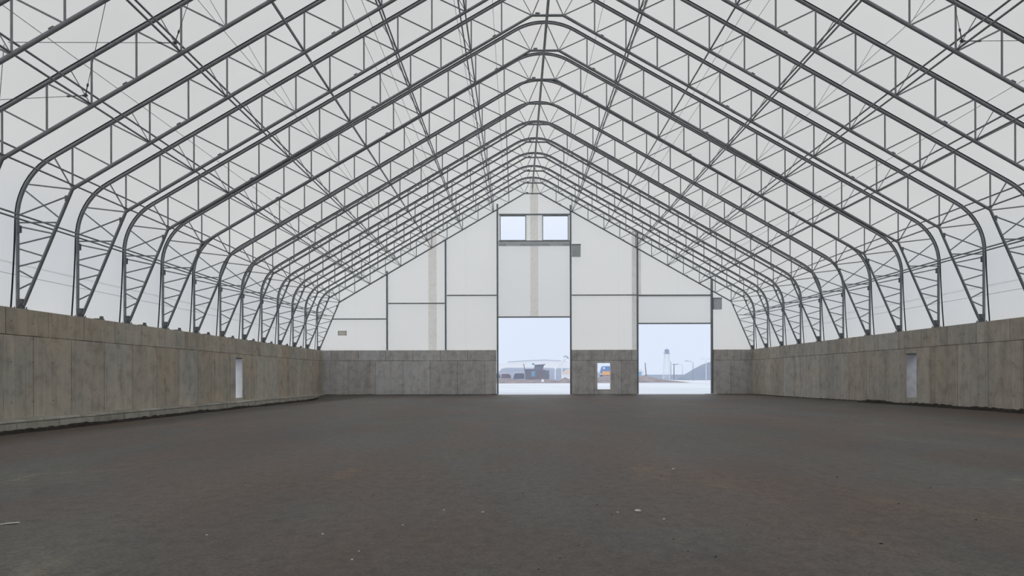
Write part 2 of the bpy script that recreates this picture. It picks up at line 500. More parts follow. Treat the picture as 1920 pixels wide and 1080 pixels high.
lift_door('door_2', x1196, x1336, z606, z554, True, [(x1196, x1336)])
# sunlit jamb edge beside the second door, put in as a white strip
mm = MB(); mm.box((E(1337, 700)[0], D + .1, .02), (E(1338.8, 700)[0], D + .5, WALLTOP - .05)); struct(mm.build('sunlit_jamb_strip', M['white_metal']))
mm = MB(); mm.box((E(1322, 737)[0], D - .5, -.01), (E(1342, 737)[0], D + .2, .05)); struct(mm.build('trim_2', M['white_metal']))
# windows over the first door
for n, (a, b) in enumerate(((wx[0], wx[1]), (wx[2], wx[3]))):
    w = MB(); r = .055
    for lo, hi in (((a - r, wz0 - r), (b + r, wz0)), ((a - r, wz1), (b + r, wz1 + r)), ((a - r, wz0), (a, wz1)), ((b, wz0), (b + r, wz1))):
        w.box((lo[0], D + .26, lo[1]), (hi[0], D + .42, hi[1]))
    o = struct(w.build('window_%d' % (n + 1), M['steel']))
    g = MB(); g.box((a, D + .36, wz0), (b, D + .37, wz1)); g.build('pane', M['glass'], o)

# footing along the left wall, standing proud of it
mb = MB(); segs = []
n = 160
for j in range(n + 1):
    y = YB + (D - .2 - YB) * j / n
    wv = .5 + .05 * noise.noise((y * .4, 0, 1.7)) + .02 * noise.noise((y * 1.9, 4, 1.7))
    zt = .12 + .025 * noise.noise((y * .5, 2, 5.5)) - max(0, (y - 62)) * .004
    if int(y * 1.0) in (24, 41, 31, 48): zt -= .05
    segs.append([(XL, y, zt + .02), (XL + wv - .04, y, zt), (XL + wv, y, zt - .05), (XL + wv + .05, y, -.6)])
mb.add([p for s_ in segs for p in s_], [(j*4+i, (j)*4+i+1, (j+1)*4+i+1, (j+1)*4+i) for j in range(n) for i in range(3)])
mb.add(segs[-1], [(0, 1, 2, 3)])
struct(mb.build('trim_3', M['curb']))

# loose dark dirt lying along the feet of the long walls
def ridge(name, y0, y1, fx, w, h, label, seed):
    mm = MB(); n = int((y1 - y0) * 6); k = 7
    rows = []
    for j in range(n + 1):
        y = y0 + (y1 - y0) * j / n
        e = min(1, j / 8, (n - j) / 8)
        ww = w * (.8 + .4 * noise.noise((y * 1.3, seed, 0)))
        hh = h * e * max(.1, .75 + .5 * noise.noise((y * .35, seed, 4)) + .45 * noise.noise((y * 3.1, seed, 2)))
        cx = fx(y) + .12 * noise.noise((y * .3, seed, 8))
        row = []
        for i in range(k):
            t = -1 + 2 * i / (k - 1)
            x = cx + t * ww
            row.append((x, y, floor_z(x, y) - .02 + (hh + .02) * (1 - t * t) + (.02 * noise.noise((x * 5, y * 5, seed)) if abs(t) < 1 else 0)))
        rows += row
    mm.add(rows, [(j*k+i, j*k+i+1, (j+1)*k+i+1, (j+1)*k+i) for j in range(n) for i in range(k-1)], True)
    o = mm.build(name, M['dirt'])
    tag(o, label, 'dirt', None, 'stuff')
ridge('dirt', 10, 66, lambda y: XL + .76, .27, .15, 'dark loose dirt lying along the foot of the left footing', 1.0)
ridge('dirt', 18, 69, lambda y: XR - .17, .11, .06, 'thin line of dark dirt against the foot of the right wall', 2.0)
ridge('dirt', 14, 47, lambda y: XR - .75 - max(0, (40 - y)) * .03, .30, .17, 'dark dirt windrow on the floor before the right wall', 3.0)
mm = MB()
mb = MB(); n = 60; rows = []  # shadow at the far wall's foot, put in as a low dark strip
for j in range(n + 1):
    x = XL + .5 + (x933 - XL - .5) * j / n
    hh = .05 * max(.1, .7 + noise.noise((x * .8, 3, 1)))
    rows += [(x, YW0 - .45, -.01), (x, YW0 - .2, hh), (x, YW0 - .01, hh * .9)]
mb.add(rows, [(j*3+i, (j+1)*3+i, (j+1)*3+i+1, j*3+i+1) for j in range(n) for i in range(2)], True)
tag(mb.build('dirt', M['dirt']), 'dark shadow strip along the foot of the far wall left of the doors', 'dirt', None, 'stuff')  # stands for shadow; only shares the dirt name and material

# ------------------------------------------------------------------ trusses
def strut(a, b, r, n=7):
    return MB().tube([a, b], r, n)
def q(side, p): return (sx(side, p[0]), 0.0, p[1])
TR = empty('roof_truss', (0, 0, 0))
rt = .061
pc = profile(0.0, W0, WALLTOP + .12)
top = [(sx(-1, o), 0, z) for o, z in reversed(pc)] + [(sx(1, o), 0, z) for o, z in pc[1:]]
MB().tube(top, rt, 10).build('top_chord', M['steel'], TR)
pr = profile(.085, W0 + .25, WALLTOP + .01)
rl = [(sx(-1, o), 0, z) for o, z in reversed(pr)] + [(sx(1, o), 0, z) for o, z in pr[1:]]
o = MB().tube(rl, .033, 6).build('keder_rail', M['rail'], TR); o['label'] = 'black edge rail'
bot = [q(-1, BASE_I), q(-1, KN), q(-1, BF), q(1, BF), q(1, KN), q(1, BASE_I)]
MB().tube(bot, rt, 10).build('bottom_chord', M['steel'], TR)
PURLIN_I = (2, 4, 6, 8, 10)
for side in (-1, 1):
    for i in range(NP):
        b_ = B(i); t_ = (b_[0], top_at(b_[0]))
        strut(q(side, b_), q(side, t_), .033).build('vertical_strut', M['steel_thin'], TR)
        strut(q(side, t_), q(side, B(i + 1)), .028).build('diagonal_strut', M['steel_thin'], TR)
    strut(q(side, BF), q(side, (1.30, top_at(1.30))), .019).build('ridge_brace', M['steel_thin'], TR)
    strut(q(side, BF), q(side, (.10, top_at(.10))), .026).build('ridge_brace', M['steel_thin'], TR)
    for zo, zi in ((4.69, 4.96), (5.40, 5.07), (5.51, 5.73), (6.16, 5.87), (6.30, 6.60), (6.95, 6.68), (7.33, 8.04), (8.26, 7.22), (8.45, 8.26)):
        strut(q(side, (outer_at(zo), zo)), q(side, (inner_at(zi), zi)), .029).build('leg_brace', M['steel_thin'], TR)
    strut(q(side, KN), q(side, (17.90, top_at(17.90))), .029).build('leg_brace', M['steel_thin'], TR)
    strut(q(side, (W0, 7.08)), q(side, (inner_at(7.08), 7.08)), .03).build('purlin_bracket', M['steel_thin'], TR)
    for i in PURLIN_I:
        strut(q(side, B(i)), q(side, up(B(i), 1.24)), .017).build('purlin_post', M['steel_thin'], TR)
    strut(q(side, B(5)), q(side, up(B(5), 1.24)), .009, 5).build('tie_rod', M['steel_thin'], TR)
    # bolted splices on the inner chord and leg
    c = MB()
    for i in (2.78, 6.78, 10.78):
        p = Vector(q(side, up(B(i), .055)))
        c = MB(); c.box((-.075, -.045, -.02), (.075, .045, .035), Matrix.Translation(p) @ Matrix.Rotation((TH if side > 0 else -TH), 4, 'Y'))
        c.build('splice_flange', M['steel_dark'], TR)
    for p, h in (((inner_at(7.93) + .05, 7.93), .10), ((W0 - .07, 6.85), .13)):
        x, _, z = q(side, p); c = MB(); c.box((x - .04, -.07, z - h), (x + .04, .07, z + h)); c.build('splice_flange', M['steel_dark'], TR)
    # pinned foot: two cheek plates between the chords, a pin and a bolted plate
    g = MB()
    for yy in (-.07, .05):
        xa, xb = sx(side, 19.0), sx(side, 19.22); xc = sx(side, 18.97); xm0, xm1 = sx(side, 19.03), sx(side, 19.17)
        poly = [(xm0, 4.08), (xm1, 4.08), (xb, 4.18), (xb, 4.36), (xc, 4.36), (xa, 4.18)]
        if side < 0: poly = poly[::-1]
        g.prism(poly, yy, yy + .02)
    g.build('foot_gusset', M['steel_dark'], TR)
    xm = sx(side, 19.1)
    MB().tube([(xm, -.13, 4.14), (xm, .13, 4.14)], .05, 10).build('foot_pin', M['steel_dark'], TR)
    g = MB(); g.box((xm - .17, -.17, WALLTOP), (xm + .17, .17, WALLTOP + .03)); g.box((xm - .1, -.1, WALLTOP + .035), (xm + .1, .1, WALLTOP + .13))
    bp = g.build('base_plate', M['steel_dark'], TR)
    for ax in (-.13, .13):
        for ay in (-.13, .13): MB().lathe([(.022, 0), (.022, .07)], (xm + ax, ay, WALLTOP + .03), 6).build('anchor_bolt', M['steel_dark'], bp)
g = MB(); x = RX - .45; g.box((x - .1, -.05, 17.99), (x + .1, .05, 18.07)); g.build('splice_flange', M['steel_dark'], TR)

ORD = ['first', 'second', 'third', 'fourth', 'fifth', 'sixth', 'seventh', 'eighth', 'ninth', 'tenth', 'eleventh', 'twelfth', 'thirteenth', 'fourteenth']
parts = [o for o in bpy.data.objects if o.parent == TR]
subs = {c.name: [o for o in bpy.data.objects if o.parent == c] for c in parts}
for j in range(14):
    if j == 0: t = TR
    else:
        t = TR.copy(); COL.objects.link(t)
        for c in parts:
            d = c.copy(); COL.objects.link(d); d.parent = t
            for g_ in subs.get(c.name, ()):
                h = g_.copy(); COL.objects.link(h); h.parent = d
    t.location = (0, (18.3 - j) * SP, 0)
    lab = ('grey tubular steel roof truss flush against the far gable wall' if j == 0 else
           'grey tubular steel roof truss, %s in from the far gable wall' % ORD[j] if j < 13 else
           'grey steel roof truss nearest the camera, only its upper corners in frame')
    tag(t, lab, 'roof truss', 'roof trusses of the hall')

# ------------------------------------------------------------------ purlins, twin tubes running the length of the hall
Y0P, Y1P = 5.0 * SP, D
def purlin(side, p_in, p_out, label, r=.033):
    x, _, z = q(side, p_in)
    e = empty('twin_purlin', (x, Y0P, z))
    for p in (p_in, p_out):
        MB().tube([(sx(side, p[0]), Y0P, p[1]), (sx(side, p[0]), Y1P, p[1])], r, 8).build('tube', M['steel'], e)
    place(e)
    tag(e, label, 'purlin', 'twin tube purlins')
NUM = ['lowest', 'second', 'third', 'fourth', 'fifth', 'sixth', 'seventh']
for side, nm in ((-1, 'left'), (1, 'right')):
    sets = [((18.37, 7.11), (18.82, 7.11)), ((17.19, 8.40), up((17.19, 8.40), .60))]
    sets += [(up(B(i), .085), up(B(i), .68)) for i in PURLIN_I]
    for k, (a, b) in enumerate(sets):
        if k == 0: lab = 'twin tube purlin through the truss legs above the %s concrete wall' % nm
        elif k == 1: lab = 'twin tube purlin at the bent knees of the trusses, %s side' % nm
        else: lab = 'twin tube purlin on the %s roof slope, %s up from the truss knees' % (nm, ORD[k - 2])
        purlin(side, a, b, lab)
purlin(1, (0.0, 17.86), (0.0, 18.46), 'twin tube purlin under the ridge, joining the peaks of all trusses', .038)

# ------------------------------------------------------------------ bracing cables in the nearest bay
YA, YBK = 6.3 * SP, 5.3 * SP       # far and near truss of the bay
def cable(side, i_far, i_near, label):
    hb = .38
    def pt(i, y):
        p = up(B(i), hb); return Vector((sx(side, p[0]), y, p[1]))
    a, b = pt(i_far, YA), pt(i_near, YBK)
    e = empty('bracing_cable', a)
    d = (b - a).normalized()
    MB().tube([a + d * .55, b - d * .1], .009, 6).build('wire', M['cable'], e)
    t = MB(); t.tube([a, a + d * .55], .016, 6); tb = t.build('turnbuckle', M['steel_dark'], e)
    k = MB(); c = a + d * .52; k.tube([c - d * .05, c, c + d * .05], .03, 8); k.build('end_fitting', M['steel_dark'], tb)
    k = MB(); k.tube([a - d * .06, a + d * .08], .035, 8); k.build('clevis', M['steel_dark'], e)
    place(e)
    tag(e, label, 'bracing cable', 'bracing cables with turnbuckles')
cable(-1, 0, 2, 'thin bracing cable at the left frame edge, dropping to the second truss knee')
cable(-1, 2, 0, 'thin bracing cable running off the left frame edge from the lower turnbuckle')
cable(-1, 2, 4, 'thin steep bracing cable rising from the lower turnbuckle at upper left')
cable(-1, 4, 2, 'thin level bracing cable between two purlins at upper left')
cable(-1, 4, 6, 'thin bracing cable rising steeply from the upper left turnbuckle out of frame')
cable(1, 4, 2, 'thin level bracing cable running off the right frame edge at upper right')
cable(1, 4, 6, 'thin bracing cable rising steeply out of frame at upper right')

# small anchor brackets on the top of the left wall, one in each bay
for k in range(9):
    y = (8.62 + k) * SP
    x = XL - .12
    e = empty('anchor_bracket', (x, y, WALLTOP))
    g = MB(); g.box((x - .12, y - .30, WALLTOP), (x + .10, y + .18, WALLTOP + .05)); g.build('plate', M['steel_dark'], e)
    g = MB(); g.box((x - .03, y + .02, WALLTOP + .05), (x + .07, y + .16, WALLTOP + .16)); g.build('lug', M['steel_dark'], e)
    place(e)
    tag(e, 'small dark anchor bracket on the left wall top, %s' % (ORD[k] + ' from the near end'), 'bracket', 'anchor brackets on the left wall top')

# ------------------------------------------------------------------ gable steel
def post(px, ytop, ybot, label, w=.14):
    x = E(px, 660)[0]; zt = E(px, ytop)[1]; zb = E(px, ybot)[1]
    g = MB(); g.box((x - w/2, D + .05, zb), (x + w/2, D + .25, zt))
    o = g.build('gable_post', M['steel'])
    tag(o, label, 'steel post', 'steel posts of the far gable wall')
zb = E(725, 656.5)[1]
post(725.5, 508, 656.4, 'slim grey gable post on the far wall, leftmost, over bare concrete')
post(835.5, 448, 656.4, 'slim grey gable post on the far wall between the two left cross rails')
post(933, 382, 739.5, 'tall grey door post on the left of the high centre doorway', .15)
post(1070.5, 384, 739.3, 'tall grey door post on the right of the high centre doorway', .15)
post(1196, 436, 738.8, 'grey door post on the left of the lower right doorway', .15)
post(1335.5, 522, 738.5, 'grey door post on the right of the lower right doorway', .19)
def girt(p0, p1, y, label, h=.10):
    x0, z = E(p0, y); x1, z1 = E(p1, y); z = (z + z1) / 2
    g = MB(); g.box((x0, D + .1, z - h/2), (x1, D + .24, z + h/2))
    tag(g.build('cross_rail', M['steel']), label, 'rail', 'cross rails of the far gable wall')
girt(622, 724, 598, 'lowest grey cross rail on the far wall, above the small vent')
girt(727.5, 833.5, 568.5, 'grey cross rail on the far wall between the two plain left posts')
girt(837.5, 931, 553.5, 'grey cross rail on the far wall left of the high centre doorway')
girt(1072.5, 1194, 553, 'grey cross rail on the far wall between the two large doorways')
girt(935, 1069, 401.5, 'grey cross rail running above the two bright high windows', .12)
# folded beam under the windows: pale sheet, dark stiffeners
e = empty('window_beam', (E(1001, 455)[0], D + .15, E(1001, 460)[1]))
x0, x1 = E(935, 455)[0], E(1069, 455)[0]
z0, z1, z2 = E(1001, 460.5)[1], E(1001, 456.5)[1], E(1001, 451.5)[1]
g = MB(); g.box((x0, D + .14, z0), (x1, D + .24, z2)); g.build('sheet', M['beam_light'], e)
g = MB(); g.box((x0, D + .10, z2 - .01), (x1, D + .25, z2 + .05)); g.build('top_flange', M['steel'], e)
for a, b, la, lb in ((935, 950, 0, 2), (974, 1032, 2, 2), (1052, 1069, 2, 0)):
    xa, xb = E(a, 458)[0], E(b, 458)[0]
    g = MB(); g.prism([(xa - 0, z0 - .01), (xb, z0 - .01), (xb - lb * .06, z1), (xa + la * .06, z1)], D + .10, D + .14); g.build('stiffener', M['box_grey'], e)
place(e)
tag(e, 'pale grey beam with dark stiffeners under the two high windows', 'beam')
# door drive boxes and vent
def drive(a, b, c, d, label):
    x0, z1 = E(a, c); x1, z0 = E(b, d)
    e = empty('door_drive_box', (x0, D + .2, z0))
    g = MB(); g.box((x0, D - .12, z0), (x1, D + .26, z1)); g.build('housing', M['box_grey'], e)
    g = MB(); g.box((x0 - .01, D - .15, z1 - .05), (x1 + .02, D + .26, z1 + .03)); g.build('lid', M['steel'], e)
    place(e); tag(e, label, 'motor box', 'door drive boxes')
drive(1072.5, 1088.5, 458.5, 481, 'square grey drive box beside the post right of the high windows')
drive(1338, 1353, 559, 580, 'square grey drive box above right of the lower right doorway')
x0, z1 = E(632.5, 620); x1, z0 = E(648.5, 628.5)
e = empty('wall_vent', ((x0 + x1) / 2, D + .3, z0))
g = MB()
for lo, hi in (((x0, z0), (x1, z0 + .05)), ((x0, z1 - .05), (x1, z1)), ((x0, z0), (x0 + .05, z1)), ((x1 - .05, z0), (x1, z1))):
    g.box((lo[0], D + .22, lo[1]), (hi[0], D + .33, hi[1]))
g.build('frame', M['band_dark'], e)
g = MB()
for k in range(5):
    zz = z0 + .03 + (z1 - z0 - .06) * k / 5
    g.add([(x0, D + .24, zz), (x1, D + .24, zz), (x1, D + .32, zz + .085), (x0, D + .32, zz + .085)], [(0, 1, 2, 3)])
g.build('louvre', M['band_dark'], e)
place(e); tag(e, 'small grey louvred vent on the far wall membrane at lower left', 'vent')

# ------------------------------------------------------------------ bits lying on the floor
def on_floor(px, py):
    Y = CAMZ * F / (py - VPY)
    for _ in range(4):
        p = P(px, py, Y); Y = (CAMZ - floor_z(p.x, Y)) * F / (py - VPY + ROLL * (px - VPX))
    return P(px, py, Y)
def pebble(px, py, w, label, mat='stone', flat=.55):
    p = on_floor(px, py); r = w * p.y / F / 2
    g = MB(); n1, n2 = 6, 9; vs = []; fs = []
    for i in range(n1 + 1):
        for j in range(n2):
            a, b = PI * i / n1, 2 * PI * j / n2
            v = Vector((math.sin(a) * math.cos(b), math.sin(a) * math.sin(b), math.cos(a)))
            k = 1 + .35 * noise.noise(v * 1.7 + Vector((px, py, 0)) * .37)
            vs.append((v.x * r * k, v.y * r * k * .8, v.z * r * flat * k))
    for i in range(n1):
        for j in range(n2): fs.append((i*n2+j, (i+1)*n2+j, (i+1)*n2+(j+1)%n2, i*n2+(j+1)%n2))
    g.add(vs, fs, True)
    o = g.build('stone' if mat == 'stone' else 'dirt_clod', M[mat])
    o.location = (p.x, p.y, floor_z(p.x, p.y) + r * flat * .55)
    tag(o, label, 'stone' if mat == 'stone' else 'clod', 'pale stones scattered on the floor' if mat == 'stone' else 'dark clods scattered on the floor')
pebble(1196, 959, 13, 'largest pale flat stone on the dirt floor, right of centre', flat=.38)
pebble(1262, 880, 5, 'small pale stone on the floor far beyond the large pale one')
pebble(1245, 974, 5, 'small pale stone on the floor just right of the large pale one')
pebble(1158, 961, 4, 'small pale stone on the floor just left of the large pale one')
pebble(905, 961, 5, 'small pale stone lying at the middle of the floor')
pebble(832, 957, 4, 'small pale stone left of the one at mid floor')
pebble(755, 985, 4, 'small pale stone on the floor left of centre, third of a loose line')
pebble(605, 1002, 5, 'small pale stone alone on the left half of the floor')
pebble(388, 1004, 5, 'small pale stone furthest left on the open floor')
pebble(660, 1050, 5, 'small pale stone near the bottom edge, left of centre')
pebble(673, 1034, 4, 'tiny pale stone just above the one near the bottom edge')
for px, py, w in ((1263, 1012, 6), (1290, 1034, 6), (1120, 946, 5), (1147, 965, 5), (1342, 1044, 7), (1240, 893, 5), (1085, 1024, 6), (1050, 1047, 7), (1460, 1010, 6), (1685, 945, 7), (1570, 895, 6), (700, 930, 5), (460, 905, 5), (1010, 1068, 7), (1400, 985, 5), (1830, 975, 7), (1745, 915, 5), (1652, 1020, 12), (1128, 912, 4), (980, 925, 4)):
    pebble(px, py, w * .62, 'small dark clod of dirt lying on the brown dirt floor', 'stone_dark', .45)
# scrap of pale strip at the left edge
p = on_floor(16, 983)
g = MB(); g.box((-.10, -.012, 0), (.10, .012, .006)); g.box((-.03, -.02, .004), (.09, .006, .012))
o = g.build('paper_scrap', M['stone']); o.location = (p.x, p.y, floor_z(p.x, p.y) + .004); o.rotation_euler = (0, 0, .5)
tag(o, 'thin pale scrap lying on the floor at the left frame edge', 'scrap')

# ------------------------------------------------------------------ outside
mb = MB(); 
mb.box((-900, D + .34, -3), (1100, 2500, -.03)); struct(mb.build('ground', M['yard']))
m_ = MB(); m_.box((-900, YB - 300, -3), (XL - .84, D + .34, -.6)); m_.box((XR + .84, YB - 300, -3), (1100, D + .34, -.6))
struct(m_.build('terrain', M['yard']))

def mound(px_list, Y, depth, label, name, mat, zb=-.2, seed=1.0, cat='mound'):
    """heap whose skyline follows pixels (px,py) at distance Y"""
    g = MB(); k = 9; rows = []
    pts = []
    for (a, ya), (b, yb) in zip(px_list, px_list[1:]):
        m0 = 6
        for i in range(m0): pts.append((a + (b - a) * i / m0, ya + (yb - ya) * i / m0))
    pts.append(px_list[-1])
    for px, py in pts:
        w = P(px, py, Y)
        for i in range(k):
            t = -1 + 2 * i / (k - 1)
            h = max(0, w.z - zb) * (1 - abs(t) ** 1.6)
            rows.append((w.x, Y + t * depth, zb + h * (1 + .12 * noise.noise((w.x * .4, t * 3, seed)) * (1 if abs(t) > .01 else 0))))
    n = len(pts)
    g.add(rows, [(j*k+i, (j+1)*k+i, (j+1)*k+i+1, j*k+i+1) for j in range(n-1) for i in range(k-1)], True)
    return tag(g.build(name, M[mat]), label, cat)
# through the centre doorway
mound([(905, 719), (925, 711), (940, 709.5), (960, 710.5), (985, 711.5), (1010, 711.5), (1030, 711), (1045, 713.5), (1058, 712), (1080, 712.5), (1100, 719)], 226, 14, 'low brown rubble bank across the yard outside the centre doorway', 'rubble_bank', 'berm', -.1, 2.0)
mound([(1043, 717), (1052, 711.5), (1059, 707.3), (1066, 710), (1080, 716)], 219, 6, 'small pointed dirt heap at the right end of the rubble bank', 'dirt_heap', 'berm', -.1, 3.0)
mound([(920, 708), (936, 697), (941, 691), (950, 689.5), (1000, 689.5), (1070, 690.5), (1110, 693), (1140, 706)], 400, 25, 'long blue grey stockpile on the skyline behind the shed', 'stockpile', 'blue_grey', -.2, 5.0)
def skip(poly, Y, mat, label):
    g = MB(); e = None
    pts = [P(px, py, Y) for px, py in poly]
    base = sum((p for p in pts), Vector()) / len(pts)
    zmin = min(p.z for p in pts)
    e = empty('skip', (base.x, Y, zmin))
    g.prism([(p.x, p.z) for p in pts], Y - .9, Y + .9); g.build('body', M[mat], e)
    xs_ = [p.x for p in pts]; zt = max(p.z for p in pts)
    r = MB(); r.tube([(min(xs_) + .25, Y - .95, zt), (max(xs_) - .25, Y - .95, zt)], .1, 6); r.build('rim', M['cloth_white'], e)
    for xx in (min(xs_) - .12, max(xs_) + .12):
        r = MB(); r.tube([(xx, Y, zmin - .2), (xx, Y, zmin + (zt - zmin) * .75), ((xx * 3 + base.x) / 4, Y, zt + .15)], .11, 6); r.build('lifting_frame', M['cloth_white'], e)
    place(e); tag(e, label, 'skip', 'skips standing beyond the centre doorway')
skip([(940, 709.5), (958, 709.5), (957.5, 704), (953.5, 700.8), (941, 700.4)], 236, 'maroon', 'maroon skip with a rounded end outside the centre doorway')
skip([(962, 710.5), (983, 710.5), (983, 702), (981, 699.5), (965.5, 699.5)], 233, 'navy', 'dark navy slant sided skip left of the rusty shed')
skip([(925, 709), (938, 709), (937.5, 704), (935, 700.5), (926, 700)], 237, 'navy', 'dark skip half hidden by the left post of the centre doorway')
# rusty shed with a booth on its roof
Y = 238
def bx(g, a, b, c, d, y0, y1):
    p0, p1 = P(a, d, Y), P(b, c, Y); g.box((p0.x, y0, p0.z), (p1.x, y1, p1.z)); return g
e = empty('rusty_shed', P(1006, 713, Y))
hut = bx(MB(), 984, 1022, 693.5, 713, Y - 2, Y + 4).build('hut', M['rust'], e)
bx(MB(), 1022, 1029.5, 694.5, 713, Y - 1.5, Y + 3).build('side_bay', M['slate'], e)
p = [P(a, b, Y) for a, b in ((1000.5, 694), (1017.5, 694), (1019.5, 685), (1003, 685))]
MB().prism([(v.x, v.z) for v in p], Y - 1.2, Y + 2).build('booth', M['slate'], e)
p = [P(a, b, Y) for a, b in ((1001, 685.3), (1021, 684.6), (1023.2, 682.8), (1002.5, 684.2))]
MB().prism([(v.x, v.z) for v in p], Y - 1.8, Y + 2.6).build('booth_roof', M['navy'], e)
bx(MB(), 996, 1003, 696, 706, Y - 2.12, Y - 2).build('blue_panel', M['sky_blue'], hut)
bx(MB(), 997.5, 1002, 681, 684.5, Y - 1.0, Y - .5).build('sign_box', M['sky_blue'], e)
MB().tube([P(982, 682, Y - 2), P(983.8, 694, Y - 2)], .13, 6).build('mast', M['slate'], e)
bx(MB(), 983, 1001, 692.5, 694, Y - 2.3, Y + 4.2).build('eave', M['navy'], e)
for xx in (1007, 1011.5, 1016): bx(MB(), xx, xx + 1, 696, 713, Y - 2.08, Y - 2).build('door_seam', M['maroon'], hut)
place(e); tag(e, 'rusty shed with a slanted booth on its roof beyond the centre doorway', 'shed')
# white hangar and conveyor far behind, peach tent
Y = 520
e = empty('white_hangar', P(1000, 712, Y))
p = [P(a, b, Y) for a, b in ((925, 714), (1100, 714), (1098, 680), (1060, 676.5), (1020, 674.5), (985, 676), (955, 678), (930, 684))]
MB().prism([(v.x, v.z) for v in p], Y, Y + 60).build('hall', M['cloth_white'], e)
p = [P(a, b, Y - .5) for a, b in ((952, 678.4), (985, 676.4), (1020, 674.9), (1060, 676.9))]
MB().tube(p, .22, 5).build('roof_edge', M['slate'], e)
place(e); tag(e, 'huge white hangar fading in haze behind the rusty shed', 'hangar')
Y = 300
e = empty('conveyor', P(1040, 692, Y))
MB().tube([P(1040, 692, Y), P(1062, 669.5, Y)], .55, 6).build('boom', M['cloth_white'], e)
MB().tube([P(1057, 669.5, Y), P(1061, 668, Y), P(1066, 672, Y)], .3, 6).build('head', M['slate'], e)
MB().tube([P(1053, 679, Y), P(1054, 706, Y)], .2, 6).build('leg', M['cloth_white'], e)
MB().tube([P(1041, 691, Y), P(1041, 711, Y)], .2, 6).build('leg', M['cloth_white'], e)
place(e); tag(e, 'white slanted conveyor boom in haze right of the rusty shed', 'conveyor')
Y = 262
e = empty('peach_tent', P(1066, 712, Y))
p = [P(a, b, Y) for a, b in ((1053, 701.5), (1080, 701.5), (1070, 690.5), (1064, 693))]
MB().prism([(v.x, v.z) for v in p], Y - 2, Y + 4).build('roof', M['peach'], e)
p = [P(a, b, Y) for a, b in ((1054, 714), (1079, 714), (1079, 701.5), (1054, 701.5))]
MB().prism([(v.x, v.z) for v in p], Y - 1.8, Y + 3.8).build('wall', M['cloth_white'], e)
place(e); tag(e, 'peach roofed white tent at the right edge of the centre doorway', 'tent')
p = P(1017.5, 713.5, 212)
g = MB(); g.lathe([(.1, 0), (.42, .1), (.36, .5), (.1, .8)], (0, 0, 0), 8); o = g.build('boulder', M['cloth_white']); o.location = (p.x, 212, max(-.05, p.z - .4)); tag(o, 'white lump on the rubble bank in front of the rusty shed', 'boulder')

# through the right doorway
mound([(1160, 709), (1190, 704.5), (1205, 704), (1216, 705.5), (1232, 709), (1250, 712.5), (1270, 714.5), (1295, 717.2), (1310, 719)], 234, 10, 'brown dirt bank tapering off outside the lower right doorway', 'dirt_bank', 'berm', -.1, 7.0)
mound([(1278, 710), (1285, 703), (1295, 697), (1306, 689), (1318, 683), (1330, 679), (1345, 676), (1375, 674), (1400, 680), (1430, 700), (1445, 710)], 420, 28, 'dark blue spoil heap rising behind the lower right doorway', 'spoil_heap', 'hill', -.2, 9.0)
Y = 450
g = MB(); a, b = P(1190, 711, Y), P(1300, 703.2, Y); g.box((a.x, Y, -.2), (b.x, Y + .6, b.z)); 
e = empty('yard_wall', (a.x, Y, -.2)); g.build('wall', M['blue_grey'], e)
g = MB(); g.box((a.x, Y - .2, b.z), (b.x, Y + .8, b.z + .25)); g.build('coping', M['navy'], e)
place(e); tag(e, 'long low blue grey wall behind the watchtower', 'wall')
# watchtower
Y = 380
e = empty('watchtower', P(1250.3, 712, Y))
c0 = P(1250.3, 709, Y).x
kz = lambda py: P(1250.3, py, Y).z
kx = lambda px: P(px, 680, Y).x
hw0, hw1 = 1.75, .95
zb_, zt_ = -.1, kz(663)
cor = [(-1, -1), (1, -1), (1, 1), (-1, 1)]
leg = lambda s, z: Vector((c0 + s[0] * (hw0 + (hw1 - hw0) * (z - zb_) / (zt_ - zb_)), Y + s[1] * (hw0 + (hw1 - hw0) * (z - zb_) / (zt_ - zb_)), z))
for s in cor: MB().tube([leg(s, zb_), leg(s, zt_)], .12, 6).build('leg', M['beam_light'], e)
nb = 7
for f_ in range(4):
    s, t = cor[f_], cor[(f_ + 1) % 4]
    for i in range(nb):
        za, zc = zb_ + (zt_ - zb_) * i / nb, zb_ + (zt_ - zb_) * (i + 1) / nb
        MB().tube([leg(s, zc), leg(t, zc)], .06, 5).build('cross_bar', M['beam_light'], e)
        MB().tube([leg(s, za), leg(t, zc)], .05, 5).build('brace', M['beam_light'], e)
g = MB(); g.box((kx(1244.6), Y - 1.5, zt_ - .1), (kx(1256), Y + 1.5, zt_ + .12)); g.build('platform', M['tower_blue'], e)
g = MB(); g.box((kx(1247), Y - .95, zt_ + .12), (kx(1253.8), Y + .95, kz(656.5))); g.build('cabin', M['tower_blue'], e)
g = MB(); g.lathe([(1.5, 0), (1.4, .1), (.2, .5), (.05, .55)], (c0, Y, kz(656.5)), 4); g.build('cabin_roof', M['tower_blue'], e)
MB().tube([(c0, Y, kz(655)), (c0, Y, kz(652.5))], .07, 5).build('mast', M['tower_blue'], e)
for s, t in zip(cor, cor[1:] + cor[:1]):
    MB().tube([(c0 + s[0] * 1.4, Y + s[1] * 1.4, zt_ + .8), (c0 + t[0] * 1.4, Y + t[1] * 1.4, zt_ + .8)], .05, 5).build('rail', M['tower_blue'], e)
place(e); tag(e, 'tall lattice watchtower with a blue cabin beyond the lower right doorway', 'watchtower')
